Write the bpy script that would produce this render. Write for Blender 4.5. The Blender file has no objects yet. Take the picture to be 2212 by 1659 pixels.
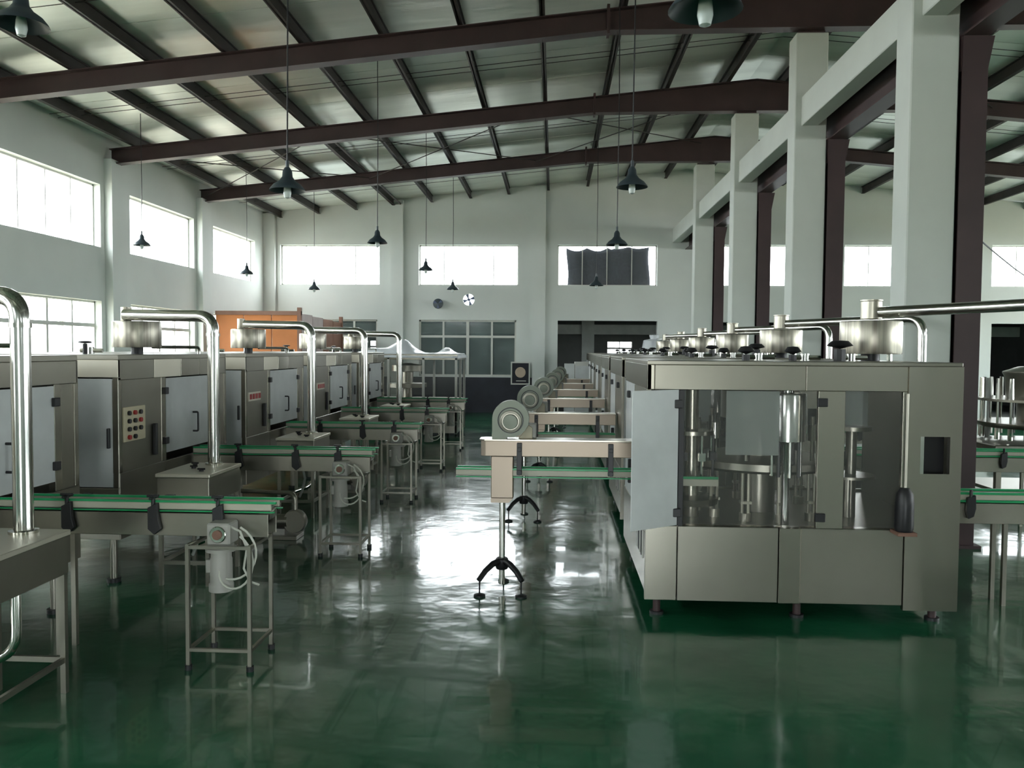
import bpy, math, random
from mathutils import Vector, Matrix
random.seed(7)
C = bpy.context.scene.collection
SC = bpy.context.scene

# ------------------------------------------------------------ camera
F = 1750.0; W, H = 2212.0, 1659.0
vp = (1197.0, 757.0); roll = 0.0095; EYE = 1.9
dY = Vector((vp[0]-W/2, H/2-vp[1], -F)).normalized()          # world +Y seen in camera axes
dX = Vector((1.0, -roll, 0)); dX.z = -(dY.x*dX.x + dY.y*dX.y)/dY.z; dX.normalize()
dZ = dX.cross(dY).normalized()
R = Matrix((dX, dY, dZ))                                       # rows: world axes in camera coords -> camera to world
cam = bpy.data.cameras.new('camera'); co = bpy.data.objects.new('camera', cam); C.objects.link(co)
co.matrix_world = Matrix.Translation((0, 0, EYE)) @ R.to_4x4()
cam.sensor_width = 36; cam.lens = F/W*36; cam.clip_start = 0.05; cam.clip_end = 300
SC.camera = co

# ------------------------------------------------------------ world, exposure
w = bpy.data.worlds.new('overcast'); SC.world = w; w.use_nodes = True
nt = w.node_tree; nt.nodes.clear()
bg = nt.nodes.new('ShaderNodeBackground'); out = nt.nodes.new('ShaderNodeOutputWorld')
bg.inputs[0].default_value = (0.90, 0.975, 1.0, 1); bg.inputs[1].default_value = 1.0
nt.links.new(bg.outputs[0], out.inputs[0])
SC.view_settings.view_transform = 'Standard'; SC.view_settings.look = 'None'
SC.view_settings.gamma = 1.0; SC.view_settings.use_curve_mapping = False
SC.view_settings.exposure = 4.05
SC.cycles.max_bounces = 7; SC.cycles.diffuse_bounces = 4; SC.cycles.glossy_bounces = 3
SC.cycles.transparent_max_bounces = 12; SC.cycles.caustics_reflective = False
SC.cycles.sample_clamp_indirect = 4.0; SC.cycles.use_denoising = True; SC.cycles.adaptive_threshold = 0.03

# ------------------------------------------------------------ materials
def mat(name, col, rough=0.5, metal=0.0, spec=0.5, noise=0.0, nscale=3.0, bump=0.0, bscale=20.0,
        stretch=(1, 1, 1), alpha=1.0, trans=0.0, coat=0.0, rnoise=0.0, stain=None):
    m = bpy.data.materials.new(name); m.use_nodes = True
    t = m.node_tree; b = t.nodes['Principled BSDF']
    b.inputs['Base Color'].default_value = (*col, 1); b.inputs['Roughness'].default_value = rough
    b.inputs['Metallic'].default_value = metal; b.inputs['Specular IOR Level'].default_value = spec
    b.inputs['Coat Weight'].default_value = coat
    tc = t.nodes.new('ShaderNodeTexCoord'); mp = t.nodes.new('ShaderNodeMapping')
    mp.inputs['Scale'].default_value = stretch
    t.links.new(tc.outputs['Object'], mp.inputs['Vector'])
    if noise or rnoise or stain:
        n = t.nodes.new('ShaderNodeTexNoise'); n.inputs['Scale'].default_value = nscale
        n.inputs['Detail'].default_value = 5; t.links.new(mp.outputs[0], n.inputs['Vector'])
        if noise or stain:
            r = t.nodes.new('ShaderNodeValToRGB')
            c2 = stain or tuple(max(0, c*(1-noise)) for c in col)
            c3 = col if stain else tuple(min(1, c*(1+noise)) for c in col)
            r.color_ramp.elements[0].position = 0.3; r.color_ramp.elements[1].position = 0.7
            r.color_ramp.elements[0].color = (*c2, 1); r.color_ramp.elements[1].color = (*c3, 1)
            t.links.new(n.outputs['Fac'], r.inputs[0]); t.links.new(r.outputs[0], b.inputs['Base Color'])
        if rnoise:
            mr = t.nodes.new('ShaderNodeMapRange'); mr.inputs['From Min'].default_value = .3
            mr.inputs['From Max'].default_value = .7
            mr.inputs['To Min'].default_value = max(0.02, rough-rnoise); mr.inputs['To Max'].default_value = rough+rnoise
            t.links.new(n.outputs['Fac'], mr.inputs['Value']); t.links.new(mr.outputs[0], b.inputs['Roughness'])
    if bump:
        n2 = t.nodes.new('ShaderNodeTexNoise'); n2.inputs['Scale'].default_value = bscale
        n2.inputs['Detail'].default_value = 3; t.links.new(mp.outputs[0], n2.inputs['Vector'])
        bp = t.nodes.new('ShaderNodeBump'); bp.inputs['Strength'].default_value = 1.0
        bp.inputs['Distance'].default_value = bump
        t.links.new(n2.outputs['Fac'], bp.inputs['Height']); t.links.new(bp.outputs[0], b.inputs['Normal'])
    if alpha < 1:                                              # clear or milky sheet: part of the light goes straight through
        tr = t.nodes.new('ShaderNodeBsdfTransparent'); mx = t.nodes.new('ShaderNodeMixShader')
        mx.inputs[0].default_value = alpha; mo = t.nodes['Material Output']
        t.links.new(tr.outputs[0], mx.inputs[1]); t.links.new(b.outputs[0], mx.inputs[2])
        t.links.new(mx.outputs[0], mo.inputs['Surface'])
    return m

M = dict(
    wall=mat('painted_plaster', (.645, .675, .64), .75, noise=.06, nscale=.7, bump=.003, bscale=6),
    column=mat('painted_concrete', (.60, .635, .585), .7, noise=.06, nscale=1.2, bump=.002, bscale=9),
    floor=mat('green_epoxy', (.012, .105, .046), .165, spec=.85, noise=.3, nscale=1.3, bump=.011, bscale=2.4,
              rnoise=.05, coat=.3, stretch=(1, 1, 1)),
    foil=mat('silver_foil', (.74, .77, .70), .36, metal=.5, noise=.12, nscale=.8, bump=.012, bscale=1.1, stretch=(.35, 2.4, 1)),
    dark=mat('dark_red_steel', (.048, .026, .026), .5, noise=.2, nscale=2),
    purlin=mat('dark_purlin_steel', (.034, .027, .025), .6, noise=.2),
    steel=mat('brushed_steel', (.37, .35, .295), .27, metal=.95),
    steel2=mat('satin_steel', (.29, .275, .232), .34, metal=.93, noise=.08, nscale=1.5),
    steel3=mat('light_satin_steel', (.66, .62, .52), .42, metal=.8),
    beam=mat('tan_reflecting_steel', (.33, .27, .215), .42, metal=.75),
    chrome=mat('polished_steel', (.70, .69, .64), .10, metal=1.0, noise=.04),
    tank=mat('streaked_steel', (.74, .70, .58), .34, metal=.75, nscale=4, stretch=(6, 6, .03), stain=(.22, .20, .17)),
    duct=mat('pipe_steel', (.60, .60, .57), .16, metal=1.0, noise=.05),
    acrylic=mat('milky_acrylic', (.69, .71, .70), .28, noise=.12, nscale=2.5, alpha=.84),
    clear=mat('clear_acrylic', (.30, .31, .28), .08, alpha=.09),
    smoked=mat('grey_acrylic', (.36, .39, .36), .2, alpha=.6),
    pane=mat('window_glass', (.8, .9, .9), .03, alpha=.05),
    darkpane=mat('dusty_glass', (.20, .26, .25), .08, alpha=.35, noise=.3, nscale=2),
    frame=mat('window_frame_paint', (.60, .60, .55), .5, noise=.05),
    black=mat('black_plastic', (.012, .012, .014), .45, noise=.2),
    green=mat('green_guide', (.02, .36, .13), .35, noise=.1),
    strip=mat('ivory_guide', (.52, .50, .40), .4, noise=.06),
    belt=mat('grey_belt', (.30, .31, .28), .45, noise=.15, nscale=12),
    orange=mat('orange_board', (.50, .17, .045), .6, noise=.18, nscale=1.0),
    brown=mat('brown_board', (.25, .13, .09), .6, noise=.2, nscale=1.5),
    greyboard=mat('grey_pink_board', (.40, .33, .31), .6, noise=.25, nscale=1.3),
    lamp=mat('lamp_enamel', (.035, .05, .06), .35, noise=.1),
    bulb=mat('unlit_bulb_glass', (.55, .62, .60), .2, noise=.05),
    motor=mat('motor_grey', (.42, .41, .37), .45, noise=.08),
    cable=mat('white_cable', (.62, .62, .54), .5, noise=.05),
    film=mat('plastic_film', (.78, .82, .84), .25, alpha=.82, bump=.02, bscale=5),
    wains=mat('dark_wainscot_paint', (.018, .020, .030), .65, noise=.3, nscale=2),
    cloth=mat('dark_blue_cloth', (.035, .035, .05), .9, noise=.4, nscale=18, bump=.004, bscale=20),
    panel=mat('control_plate', (.56, .50, .34), .4, noise=.05),
    red=mat('red_button', (.35, .02, .02), .4, noise=.1),
    blower=mat('blower_grey_green', (.20, .22, .175), .42, metal=.25, noise=.1),
    ground=mat('warm_bounce_ground', (.46, .40, .31), .9, noise=.15, nscale=.6),  # beige chosen so the outside ground bounces warm light indoors
    outwall=mat('outside_render', (.62, .66, .62), .9, noise=.1),
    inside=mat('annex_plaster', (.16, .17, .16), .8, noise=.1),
    poster=mat('poster_black', (.012, .012, .02), .65, noise=.1),
    beige=mat('poster_beige', (.58, .45, .34), .5, noise=.1),
    fanblue=mat('fan_blade_paint', (.10, .13, .22), .5, noise=.1),
    hose=mat('hose_grey', (.32, .33, .30), .4, noise=.05),
)

# ------------------------------------------------------------ mesh helpers
class MB:
    def __init__(s): s.v = []; s.f = []
    def box(s, x0, x1, y0, y1, z0, z1):
        n = len(s.v)
        s.v += [(x, y, z) for z in (z0, z1) for y in (y0, y1) for x in (x0, x1)]
        s.f += [tuple(n+i for i in q) for q in ((0, 2, 3, 1), (4, 5, 7, 6), (0, 1, 5, 4), (2, 6, 7, 3), (0, 4, 6, 2), (1, 3, 7, 5))]
        return s
    def prism(s, poly, axis, a0, a1):                          # poly in the two other axes (x,z for 'y'; y,z for 'x'; x,y for 'z')
        n = len(s.v); k = len(poly)
        for a in (a0, a1):
            for (p, q) in poly:
                s.v.append({'y': (p, a, q), 'x': (a, p, q), 'z': (p, q, a)}[axis])
        s.f.append(tuple(n+i for i in range(k))); s.f.append(tuple(n+k+i for i in reversed(range(k))))
        for i in range(k):
            j = (i+1) % k; s.f.append((n+i, n+k+i, n+k+j, n+j))
        return s
    def tube(s, pts, r, n=12, r1=None, caps=True):
        pts = [Vector(p) for p in pts]; m = len(pts); rings = []
        up = None
        for i, p in enumerate(pts):
            d = (pts[min(i+1, m-1)] - pts[max(i-1, 0)]).normalized()
            if up is None:
                up = d.orthogonal().normalized()
            u = (up - d*up.dot(d))
            u = u.normalized() if u.length > 1e-5 else d.orthogonal().normalized()
            up = u; v = d.cross(u)
            rr = r if r1 is None else r + (r1-r)*i/(m-1)
            b = len(s.v)
            for k in range(n):
                a = 2*math.pi*k/n
                s.v.append(tuple(p + (u*math.cos(a)+v*math.sin(a))*rr))
            rings.append(b)
        for a, b in zip(rings, rings[1:]):
            for k in range(n):
                j = (k+1) % n; s.f.append((a+k, a+j, b+j, b+k))
        if caps:
            s.f.append(tuple(rings[0]+k for k in reversed(range(n)))); s.f.append(tuple(rings[-1]+k for k in range(n)))
        return s
    def cyl(s, p0, p1, r, r1=None, n=16): return s.tube([p0, p1], r, n, r1)
    def lathe(s, prof, c=(0, 0, 0), n=20, axis='z', ring=False):
        rings = []
        for (r, z) in prof:
            b = len(s.v); rings.append(b)
            for k in range(n):
                a = 2*math.pi*k/n; x, y = r*math.cos(a), r*math.sin(a)
                p = (x, y, z) if axis == 'z' else (x, z, y)
                s.v.append((c[0]+p[0], c[1]+p[1], c[2]+p[2]))
        for a, b in zip(rings, rings[1:] + (rings[:1] if ring else [])):
            for k in range(n):
                j = (k+1) % n; s.f.append((a+k, a+j, b+j, b+k))
        if not ring:
            s.f.append(tuple(rings[0]+k for k in range(n))); s.f.append(tuple(rings[-1]+k for k in range(n)))
        return s
    def build(s, name, m, parent=None, smooth=False, bevel=0.0, loc=None):
        me = bpy.data.meshes.new(name); me.from_pydata(s.v, [], s.f); me.materials.append(M[m])
        import bmesh
        bm = bmesh.new(); bm.from_mesh(me); bmesh.ops.recalc_face_normals(bm, faces=bm.faces); bm.to_mesh(me); bm.free()
        if smooth:
            me.polygons.foreach_set('use_smooth', [True]*len(me.polygons)); me.set_sharp_from_angle(angle=math.radians(38))
        o = bpy.data.objects.new(name, me); C.objects.link(o)
        if parent is not None: o.parent = parent
        if loc: o.location = loc
        if bevel:
            b = o.modifiers.new('bevel', 'BEVEL'); b.width = bevel; b.segments = 1; b.limit_method = 'ANGLE'
        return o

def arc(p0, corner, p1, r, n=6):
    """points of a path p0 -> corner -> p1 with the corner rounded"""
    p0, c, p1 = Vector(p0), Vector(corner), Vector(p1)
    a = c + (p0-c).normalized()*r; b = c + (p1-c).normalized()*r
    return [p0] + [a*(1-t)**2 + c*2*t*(1-t) + b*t*t for t in [i/n for i in range(n+1)]] + [p1]

def tag(o, label=None, cat=None, group=None, kind=None):
    if label: o['label'] = label
    if cat: o['category'] = cat
    if group: o['group'] = group
    if kind: o['kind'] = kind
    return o
def thing(name, loc, label, cat, group=None):
    o = bpy.data.objects.new(name, None); C.objects.link(o); o.location = loc; o.empty_display_size = .1
    return tag(o, label, cat, group)
def copy_tree(o, parent=None):
    c = o.copy(); C.objects.link(c)
    if parent is not None: c.parent = parent
    for ch in [x for x in o.children]: copy_tree(ch, c)
    return c
def dup(o, loc, label):
    c = copy_tree(o); c.location = loc; c['label'] = label; return c
def struct(o): o['kind'] = 'structure'; return o
ORD = ['nearest', 'second', 'third', 'fourth', 'fifth', 'sixth', 'seventh', 'eighth', 'ninth', 'tenth', 'eleventh', 'twelfth']

# ------------------------------------------------------------ room dimensions
XL, XR, YB, YF = -8.87, 16.5, 24.5, -8.0
RIDGE = 3.8
BAY = [-4.1, -.1, 3.9, 7.9, 11.9, 15.9, 20.0]            # rafter lines
def ztop(x): return 5.83 + .0985*((x if x < RIDGE else 2*RIDGE-x) - XL)   # top of the rafters
UZ0, UZ1 = 3.85, 5.07                                          # upper windows
LZ0, LZ1 = 1.1, 2.8                                          # lower windows

struct(MB().box(XL-.25, XR+.25, YF-.25, YB+.25, -.2, 0).build('floor', 'floor'))

def cells(axis, a0, a1, u0, u1, z0, z1, holes):
    m = MB()
    us = sorted({u0, u1, *[h[0] for h in holes], *[h[1] for h in holes]})
    zs = sorted({z0, z1, *[h[2] for h in holes], *[h[3] for h in holes]})
    for i in range(len(us)-1):
        for j in range(len(zs)-1):
            uc, zc = (us[i]+us[i+1])/2, (zs[j]+zs[j+1])/2
            if any(h[0] < uc < h[1] and h[2] < zc < h[3] for h in holes): continue
            if axis == 'x': m.box(a0, a1, us[i], us[i+1], zs[j], zs[j+1])
            else: m.box(us[i], us[i+1], a0, a1, zs[j], zs[j+1])
    return m
side_win = [(12.5, 15.5), (16.6, 19.62), (20.75, 23.7), (8.4, 11.4), (4.3, 7.3), (.3, 3.3), (-3.7, -.7)]
back_up = [(-8.39, -5.32), (-4.12, -1.1), (.08, 3.05), (4.66, 7.6), (8.53, 11.5), (12.76, 15.8)]
back_low = [(-8.3, -5.39), (-4.11, -1.15)]
back_open = [(.1, 3.08, 0, 2.8), (4.1, 7.1, 0, 2.78), (12.8, 15.8, 0, 2.78)]
front_up = [(-8, -5), (9, 12)]
struct(cells('x', XL-.25, XL, YF, YB+.25, 0, 6.045,
      [(a, b, UZ0, UZ1) for a, b in side_win]+[(a, b, LZ0, LZ1) for a, b in side_win]).build('wall_left', 'wall'))
struct(cells('x', XR, XR+.25, YF, YB+.25, 0, 6.045,
      [(a, b, UZ0, UZ1) for a, b in side_win]+[(a, b, LZ0, LZ1) for a, b in side_win]).build('wall_right', 'wall'))
fan_c = (-2.6, 3.42)
bw = cells('y', YB, YB+.25, XL, XR, 0, 5.9, [(a, b, UZ0, UZ1) for a, b in back_up] +
           [(a, b, LZ0, LZ1) for a, b in back_low] + back_open + [(fan_c[0]-.2, fan_c[0]+.2, fan_c[1]-.2, fan_c[1]+.2)])
bw.prism([(XL, 5.9), (XR, 5.9), (XR, 6.0), (RIDGE, ztop(RIDGE)+.24), (XL, 6.07)], 'y', YB, YB+.25)
# round reveal of the fan hole
n0 = 24
for k in range(n0):
    a, b = 2*math.pi*k/n0, 2*math.pi*(k+1)/n0
    def sq(t):
        c, s = math.cos(t), math.sin(t); q = .2/max(abs(c), abs(s)); return (fan_c[0]+c*q, fan_c[1]+s*q)
    def ci(t): return (fan_c[0]+.185*math.cos(t), fan_c[1]+.185*math.sin(t))
    bw.prism([ci(a), sq(a), sq(b), ci(b)], 'y', YB+.0, YB+.2)
struct(bw.build('wall_back', 'wall'))
fw = cells('y', YF-.25, YF, XL, XR, 0, 5.9, [(a, b, UZ0, UZ1) for a, b in front_up]+[(-1.4, 1.4, 0, 3.0)])
fw.prism([(XL, 5.9), (XR, 5.9), (XR, 6.0), (RIDGE, ztop(RIDGE)+.24), (XL, 6.07)], 'y', YF-.25, YF)
struct(fw.build('wall_front', 'wall'))
# pilasters
i = 1
for y in BAY:
    struct(MB().box(XL, XL+.16, y-.26, y+.26, 0, 5.6).build('trim_%d' % i, 'wall')); i += 1
for x in (-8.7, -4.77, -.47, 8.1, 12.15):
    struct(MB().box(x-.19, x+.19, YB-.14, YB, 0, ztop(x)+.15).build('trim_%d' % i, 'wall')); i += 1
struct(MB().box(XL, .1, YB-.03, YB, 0, 1.07).build('baseboard_back', 'wains'))

# ------------------------------------------------------------ ceiling: foil-faced roof sheets
ceil_root = bpy.data.objects.new('ceiling', None); C.objects.link(ceil_root); struct(ceil_root)
def sheet(side, y0, y1, name='roof_sheet'):
    m = MB(); xa, xb = (XL-.3, RIDGE) if side < 0 else (RIDGE, XR+.3); n = 12
    for j in range(2):
        y = (y0+.012, y1-.012)[j]
        for i in range(n+1):
            x = xa+(xb-xa)*i/n
            m.v.append((x, y, ztop(x)+.205))
    for j in range(2):
        y = (y0, y1)[j]
        for i in range(n+1):
            x = xa+(xb-xa)*i/n; m.v.append((x, y, ztop(x)+.27))
    q = n+1
    for i in range(n):
        m.f += [(i, i+1, q+i+1, q+i), (2*q+i, 3*q+i, 3*q+i+1, 2*q+i+1), (i, 2*q+i, 2*q+i+1, i+1), (q+i, q+i+1, 3*q+i+1, 3*q+i)]
    m.f += [(0, q, 3*q, 2*q), (n, 2*q+n, 3*q+n, q+n)]
    return m.build(name, 'foil', ceil_root)
NS = 24; step = (YB+.25-YF+.25)/NS
for s in (-1, 1):
    for k in range(NS): sheet(s, YF-.25+k*step, YF-.25+(k+1)*step)
MB().box(RIDGE-.3, RIDGE+.3, YF-.25, YB+.25, ztop(RIDGE)+.25, ztop(RIDGE)+.36).build('ridge_cap', 'foil', ceil_root)

# purlins
px = [-8.35, -7.18, -6.03, -4.87, -3.72, -2.55, -1.4, -.22, .95, 2.1, 3.25]
px = px + [2*RIDGE-x for x in reversed(px)]
for k, x in enumerate(px):
    m = MB(); z = ztop(x)
    m.box(x-.01, x+.01, YF, YB, z, z+.2); m.box(x-.035, x+.045, YF, YB, z, z+.015); m.box(x-.045, x+.035, YF, YB, z+.185, z+.2)
    side = 'left' if x < RIDGE else 'right'
    idx = k if x < RIDGE else len(px)-1-k
    tag(m.build('roof_purlin', 'purlin'), 'dark steel purlin under the %s roof slope, %s from the %s wall' % (side, ['first']+ORD[1:][0:0] and '' or (['first']+ORD[1:])[idx], side),
        'purlin', 'purlins under the silver roof')

# rafters (tapered I-beams)
def rafter(y, label):
    t = thing('roof_rafter', (0, y, 0), label, 'rafter', 'dark tapered roof rafters')
    for s in (-1, 1):
        X = (lambda x: x) if s < 0 else (lambda x: 2*RIDGE-x)
        top = lambda x: ztop(x)
        bot = lambda x: ztop(x)-.29 if x <= .73 else ztop(.73)-.29+(x-.73)*.003
        xs = [XL+.02, .73, RIDGE]
        web = [(X(x), top(x)-.01) for x in xs] + [(X(x), bot(x)) for x in reversed(xs)]
        MB().prism(web, 'y', -.008, .008).build('web', 'dark', t)
        for (a, b) in zip(xs, xs[1:]):
            MB().prism([(X(a), top(a)), (X(b), top(b)), (X(b), top(b)-.016), (X(a), top(a)-.016)], 'y', -.1, .1).build('flange', 'dark', t)
            MB().prism([(X(a), bot(a)), (X(b), bot(b)), (X(b), bot(b)-.016), (X(a), bot(a)-.016)], 'y', -.1, .1).build('flange', 'dark', t)
        MB().box(X(.73)-.02, X(.73)+.02, -.1, .1, bot(.73)-.06, top(.73)+.06).build('splice_plate', 'dark', t)
    return t
for k, y in enumerate(BAY):
    rafter(y, ['roof rafter behind the viewer spanning both slopes', 'roof rafter directly above the viewer',
               'roof rafter just in front of the viewer, above the frame', 'roof rafter above the near white column, out at the top',
               'dark roof rafter crossing the top of the view, nearest one seen', 'dark roof rafter in the middle of the three seen',
               'dark roof rafter farthest back, closest to the gable wall'][k])
# sag rods and cross bracing
m = MB()
for k in range(len(BAY)-1):
    y = (BAY[k]+BAY[k+1])/2
    for dy in (-.12, .12):
        m.tube([(XL+.1, y+dy, ztop(XL)+.1), (RIDGE, y+dy, ztop(RIDGE)+.1)], .006, 5)
        m.tube([(XR-.1, y+dy, ztop(XR-.1)+.1), (RIDGE, y+dy, ztop(RIDGE)+.1)], .006, 5)
y = (BAY[-1]+YB)/2
m.tube([(XL+.1, y, ztop(XL)+.1), (RIDGE, y, ztop(RIDGE)+.1)], .006, 5)
tag(m.build('sag_rods', 'purlin'), 'thin steel sag rods tying the roof purlins across each bay', 'rods')
def brace(x0, y0, x1, y1, label):
    dz = .12 if x1 > x0 else .15
    tag(MB().tube([(x0, y0, ztop(x0)-dz), (x1, y1, ztop(x1)-dz)], .011, 6).build('brace_rod', 'purlin'), label, 'rod', 'diagonal brace rods under the roof')
xs = [-8.7, -4.6, -.5, 3.5]
for k in range(3):
    brace(xs[k], BAY[5], xs[k+1], BAY[6], 'diagonal brace rod running back rightwards, %s from the left, far bay' % ['first', 'second', 'third'][k])
    brace(xs[k+1], BAY[5], xs[k], BAY[6], 'diagonal brace rod running back leftwards, %s from the left, far bay' % ['first', 'second', 'third'][k])
xs = [4.1, 8.2, 12.3, 16.3]
for k in range(3):
    brace(xs[k], BAY[4], xs[k+1], BAY[5], 'diagonal brace rod of the right slope running right, %s from the ridge' % ['first', 'second', 'third'][k])
tag(MB().tube([(-4.66, BAY[5]-.1, ztop(-4.66)+.03), (-4.66, YB, ztop(-4.66)+.03)], .028, 8).build('roof_conduit', 'purlin'),
    'thin conduit beside a purlin between the far rafter and the gable wall', 'conduit')

# ------------------------------------------------------------ windows
wn = 0
def window(axis, a, u0, u1, z0, z1, mull, transoms=(), glass='pane', fw=.035, mw=.012, split=None):
    """a: plane of the frame centre; u0..u1 along the wall"""
    global wn; wn += 1
    r = bpy.data.objects.new('window_%d' % wn, None); C.objects.link(r); struct(r)
    def bx(m, ua, ub, za, zb, d): 
        (m.box(a-d, a+d, ua, ub, za, zb) if axis == 'x' else m.box(ua, ub, a-d, a+d, za, zb)); return m
    f = MB(); bx(f, u0, u1, z0, z0+fw, .035); bx(f, u0, u1, z1-fw, z1, .035); bx(f, u0, u0+fw, z0, z1, .035); bx(f, u1-fw, u1, z0, z1, .035)
    f.build('window_frame', 'frame', r)
    us = [u0+(u1-u0)*i/(mull+1) for i in range(mull+2)]
    for i in range(1, mull+1):
        hw = mw*(2.4 if (mull == 3 and i == 2 and transoms) else 1.6 if transoms else 1)
        bx(MB(), us[i]-hw, us[i]+hw, z0+fw, z1-fw, .03).build('mullion', 'frame', r)
    zz = [z0]+list(transoms)+[z1]
    for z in transoms: bx(MB(), u0+fw, u1-fw, z-.035, z+.035, .034).build('transom', 'frame', r)
    for i in range(mull+1):
        for j in range(len(zz)-1):
            bx(MB(), us[i]+.02, us[i+1]-.02, zz[j]+.02, zz[j+1]-.02, .003).build('pane', glass, r)
    return r
def portal(loc, rot, sx, sy):
    l = bpy.data.lights.new('window_daylight', 'AREA'); l.shape = 'RECTANGLE'; l.size = sx; l.size_y = sy; l.cycles.is_portal = True
    o = bpy.data.objects.new('window_daylight', l); C.objects.link(o); o.location = loc; o.rotation_euler = rot
hp = math.pi/2
for (a, b) in side_win:
    window('x', XL-.17, a, b, UZ0, UZ1, 3)
    window('x', XL-.17, a, b, LZ0, LZ1, 3, (2.33,))
    if b < 8 or True:
        window('x', XR+.17, a, b, UZ0, UZ1, 3)
        window('x', XR+.17, a, b, LZ0, LZ1, 3, (2.33,))
    for (z0, z1) in ((UZ0, UZ1), (LZ0, LZ1)):
        portal((XL-.28, (a+b)/2, (z0+z1)/2), (0, -hp, 0), z1-z0, b-a)
        portal((XR+.28, (a+b)/2, (z0+z1)/2), (0, hp, 0), z1-z0, b-a)
for k, (a, b) in enumerate(back_up):
    window('y', YB+.17, a, b, UZ0, UZ1, 3)
    portal(((a+b)/2, YB+.3, (UZ0+UZ1)/2), (-hp, 0, 0), b-a, UZ1-UZ0)
for (a, b) in back_low: window('y', YB+.1, a, b, LZ0, LZ1, 3, (2.3,), 'darkpane', .05, .018)
for (a, b) in front_up:
    window('y', YF-.17, a, b, UZ0, UZ1, 3)
    portal(((a+b)/2, YF-.3, (UZ0+UZ1)/2), (hp, 0, 0), b-a, UZ1-UZ0)
portal((0, YF-.3, 1.5), (hp, 0, 0), 2.8, 3.0)

# outside: ground and a pale neighbouring wall beyond the left windows
struct(MB().box(-60, 70, -60, 60, -.45, -.22).build('ground', 'ground'))
o = MB().box(-24, -23.5, -10, 45, -.22, 2.35)
for y in range(-8, 44, 4): o.box(-23.5, -23.3, y, y+.3, -.22, 2.35)
tag(o.build('boundary_wall', 'outwall'), 'pale rendered wall outside, seen through the left lower windows', 'wall')
o = MB().prism([(-17.5, 3.25), (-12.5, 3.0), (-12.5, 3.08), (-17.5, 3.4)], 'y', 4, 30)
for y in (6, 12, 18, 24): o.cyl((-15, y, -.22), (-15, y, 3.2), .06, n=8)
tag(o.build('yard_canopy', 'outwall'), 'white sheet canopy on posts in the yard outside the left windows', 'canopy')

# annex behind the gable wall
AY = 32.0
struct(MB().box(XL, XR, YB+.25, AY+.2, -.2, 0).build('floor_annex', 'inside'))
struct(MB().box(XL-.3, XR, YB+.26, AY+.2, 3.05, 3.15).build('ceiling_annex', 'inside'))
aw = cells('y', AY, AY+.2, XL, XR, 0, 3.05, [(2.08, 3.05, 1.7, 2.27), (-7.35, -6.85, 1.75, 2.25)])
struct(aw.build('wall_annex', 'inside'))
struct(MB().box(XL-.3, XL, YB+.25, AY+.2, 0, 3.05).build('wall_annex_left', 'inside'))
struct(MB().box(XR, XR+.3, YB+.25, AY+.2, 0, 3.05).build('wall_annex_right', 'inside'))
window('y', AY+.1, 2.08, 3.05, 1.7, 2.27, 1, (2.0,), 'pane', .02, .012)
window('y', AY+.1, -7.35, -6.85, 1.75, 2.25, 1, (2.0,), 'pane', .02, .012)
struct(MB().box(1.0, 1.45, 29.6, 30.0, 0, 3.05).build('trim_40', 'outwall'))
struct(MB().box(XL, XR, 29.7, 30.0, 2.5, 2.85).build('trim_41', 'outwall'))

# cloth hung behind the third upper window
m = MB(); nx, nz = 24, 8
for j in range(nz+1):
    for i in range(nx+1):
        u, v = i/nx, j/nz
        x = .37 + (2.5-.06*math.sin(v*3))*u + .03*math.sin(v*5); 
        dz = (.045+.10*abs(math.sin(u*math.pi*4)))*(1.0 if u < .55 else .45)*v**3
        m.v.append((x, YB+.235+.02*math.sin(u*31+v), 3.80+v*1.25-dz))
for j in range(nz):
    for i in range(nx):
        a = j*(nx+1)+i; m.f.append((a, a+1, a+nx+2, a+nx+1))
o = m.build('window_cloth', 'cloth', smooth=True); sm = o.modifiers.new('solid', 'SOLIDIFY'); sm.thickness = .006
tag(o, 'dark blue cloth hung across the third upper gable window', 'cloth')

# extractor fan in the wall, and a bracket fan beside it
t = thing('exhaust_fan', (fan_c[0], YB+.08, fan_c[1]), 'round exhaust fan set in the gable wall with daylight behind its blades', 'fan')
MB().lathe([(.175, -.06), (.19, -.06), (.19, .06), (.175, .06)], n=28, axis='y', ring=True).build('fan_ring', 'frame', t, True)
for k in range(4):
    a = k*math.pi/2+.5; m = MB()
    pts = [(.03, -.3), (.178, -.5), (.178, .12), (.03, .3)]
    poly = [(r*math.cos(a+q), r*math.sin(a+q)) for r, q in pts]
    m.prism(poly, 'y', -.006, .006).build('fan_blade', 'fanblue', t)
MB().cyl((0, -.04, 0), (0, .04, 0), .045).build('fan_hub', 'fanblue', t, True)
t = thing('wall_fan', (-3.5, YB, 3.28), 'small dark bracket fan on the gable wall, left of the round exhaust fan', 'fan')
MB().box(-.05, .05, -.03, 0, -.08, .08).build('bracket', 'fanblue', t, bevel=.004)
MB().tube([(0, -.02, 0), (0, -.16, .05)], .018, 8).build('arm', 'fanblue', t)
MB().lathe([(.02, -.24), (.15, -.22), (.155, -.19), (.03, -.17)], n=18, axis='y').build('cage', 'lamp', t, True)
for a in (.6, 2.7, 4.8):
    MB().prism([(.02*math.cos(a), .02*math.sin(a)), (.14*math.cos(a-.3), .14*math.sin(a-.3)), (.14*math.cos(a+.3), .14*math.sin(a+.3))], 'y', -.26, -.25).build('fan_blade', 'fanblue', t)

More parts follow.
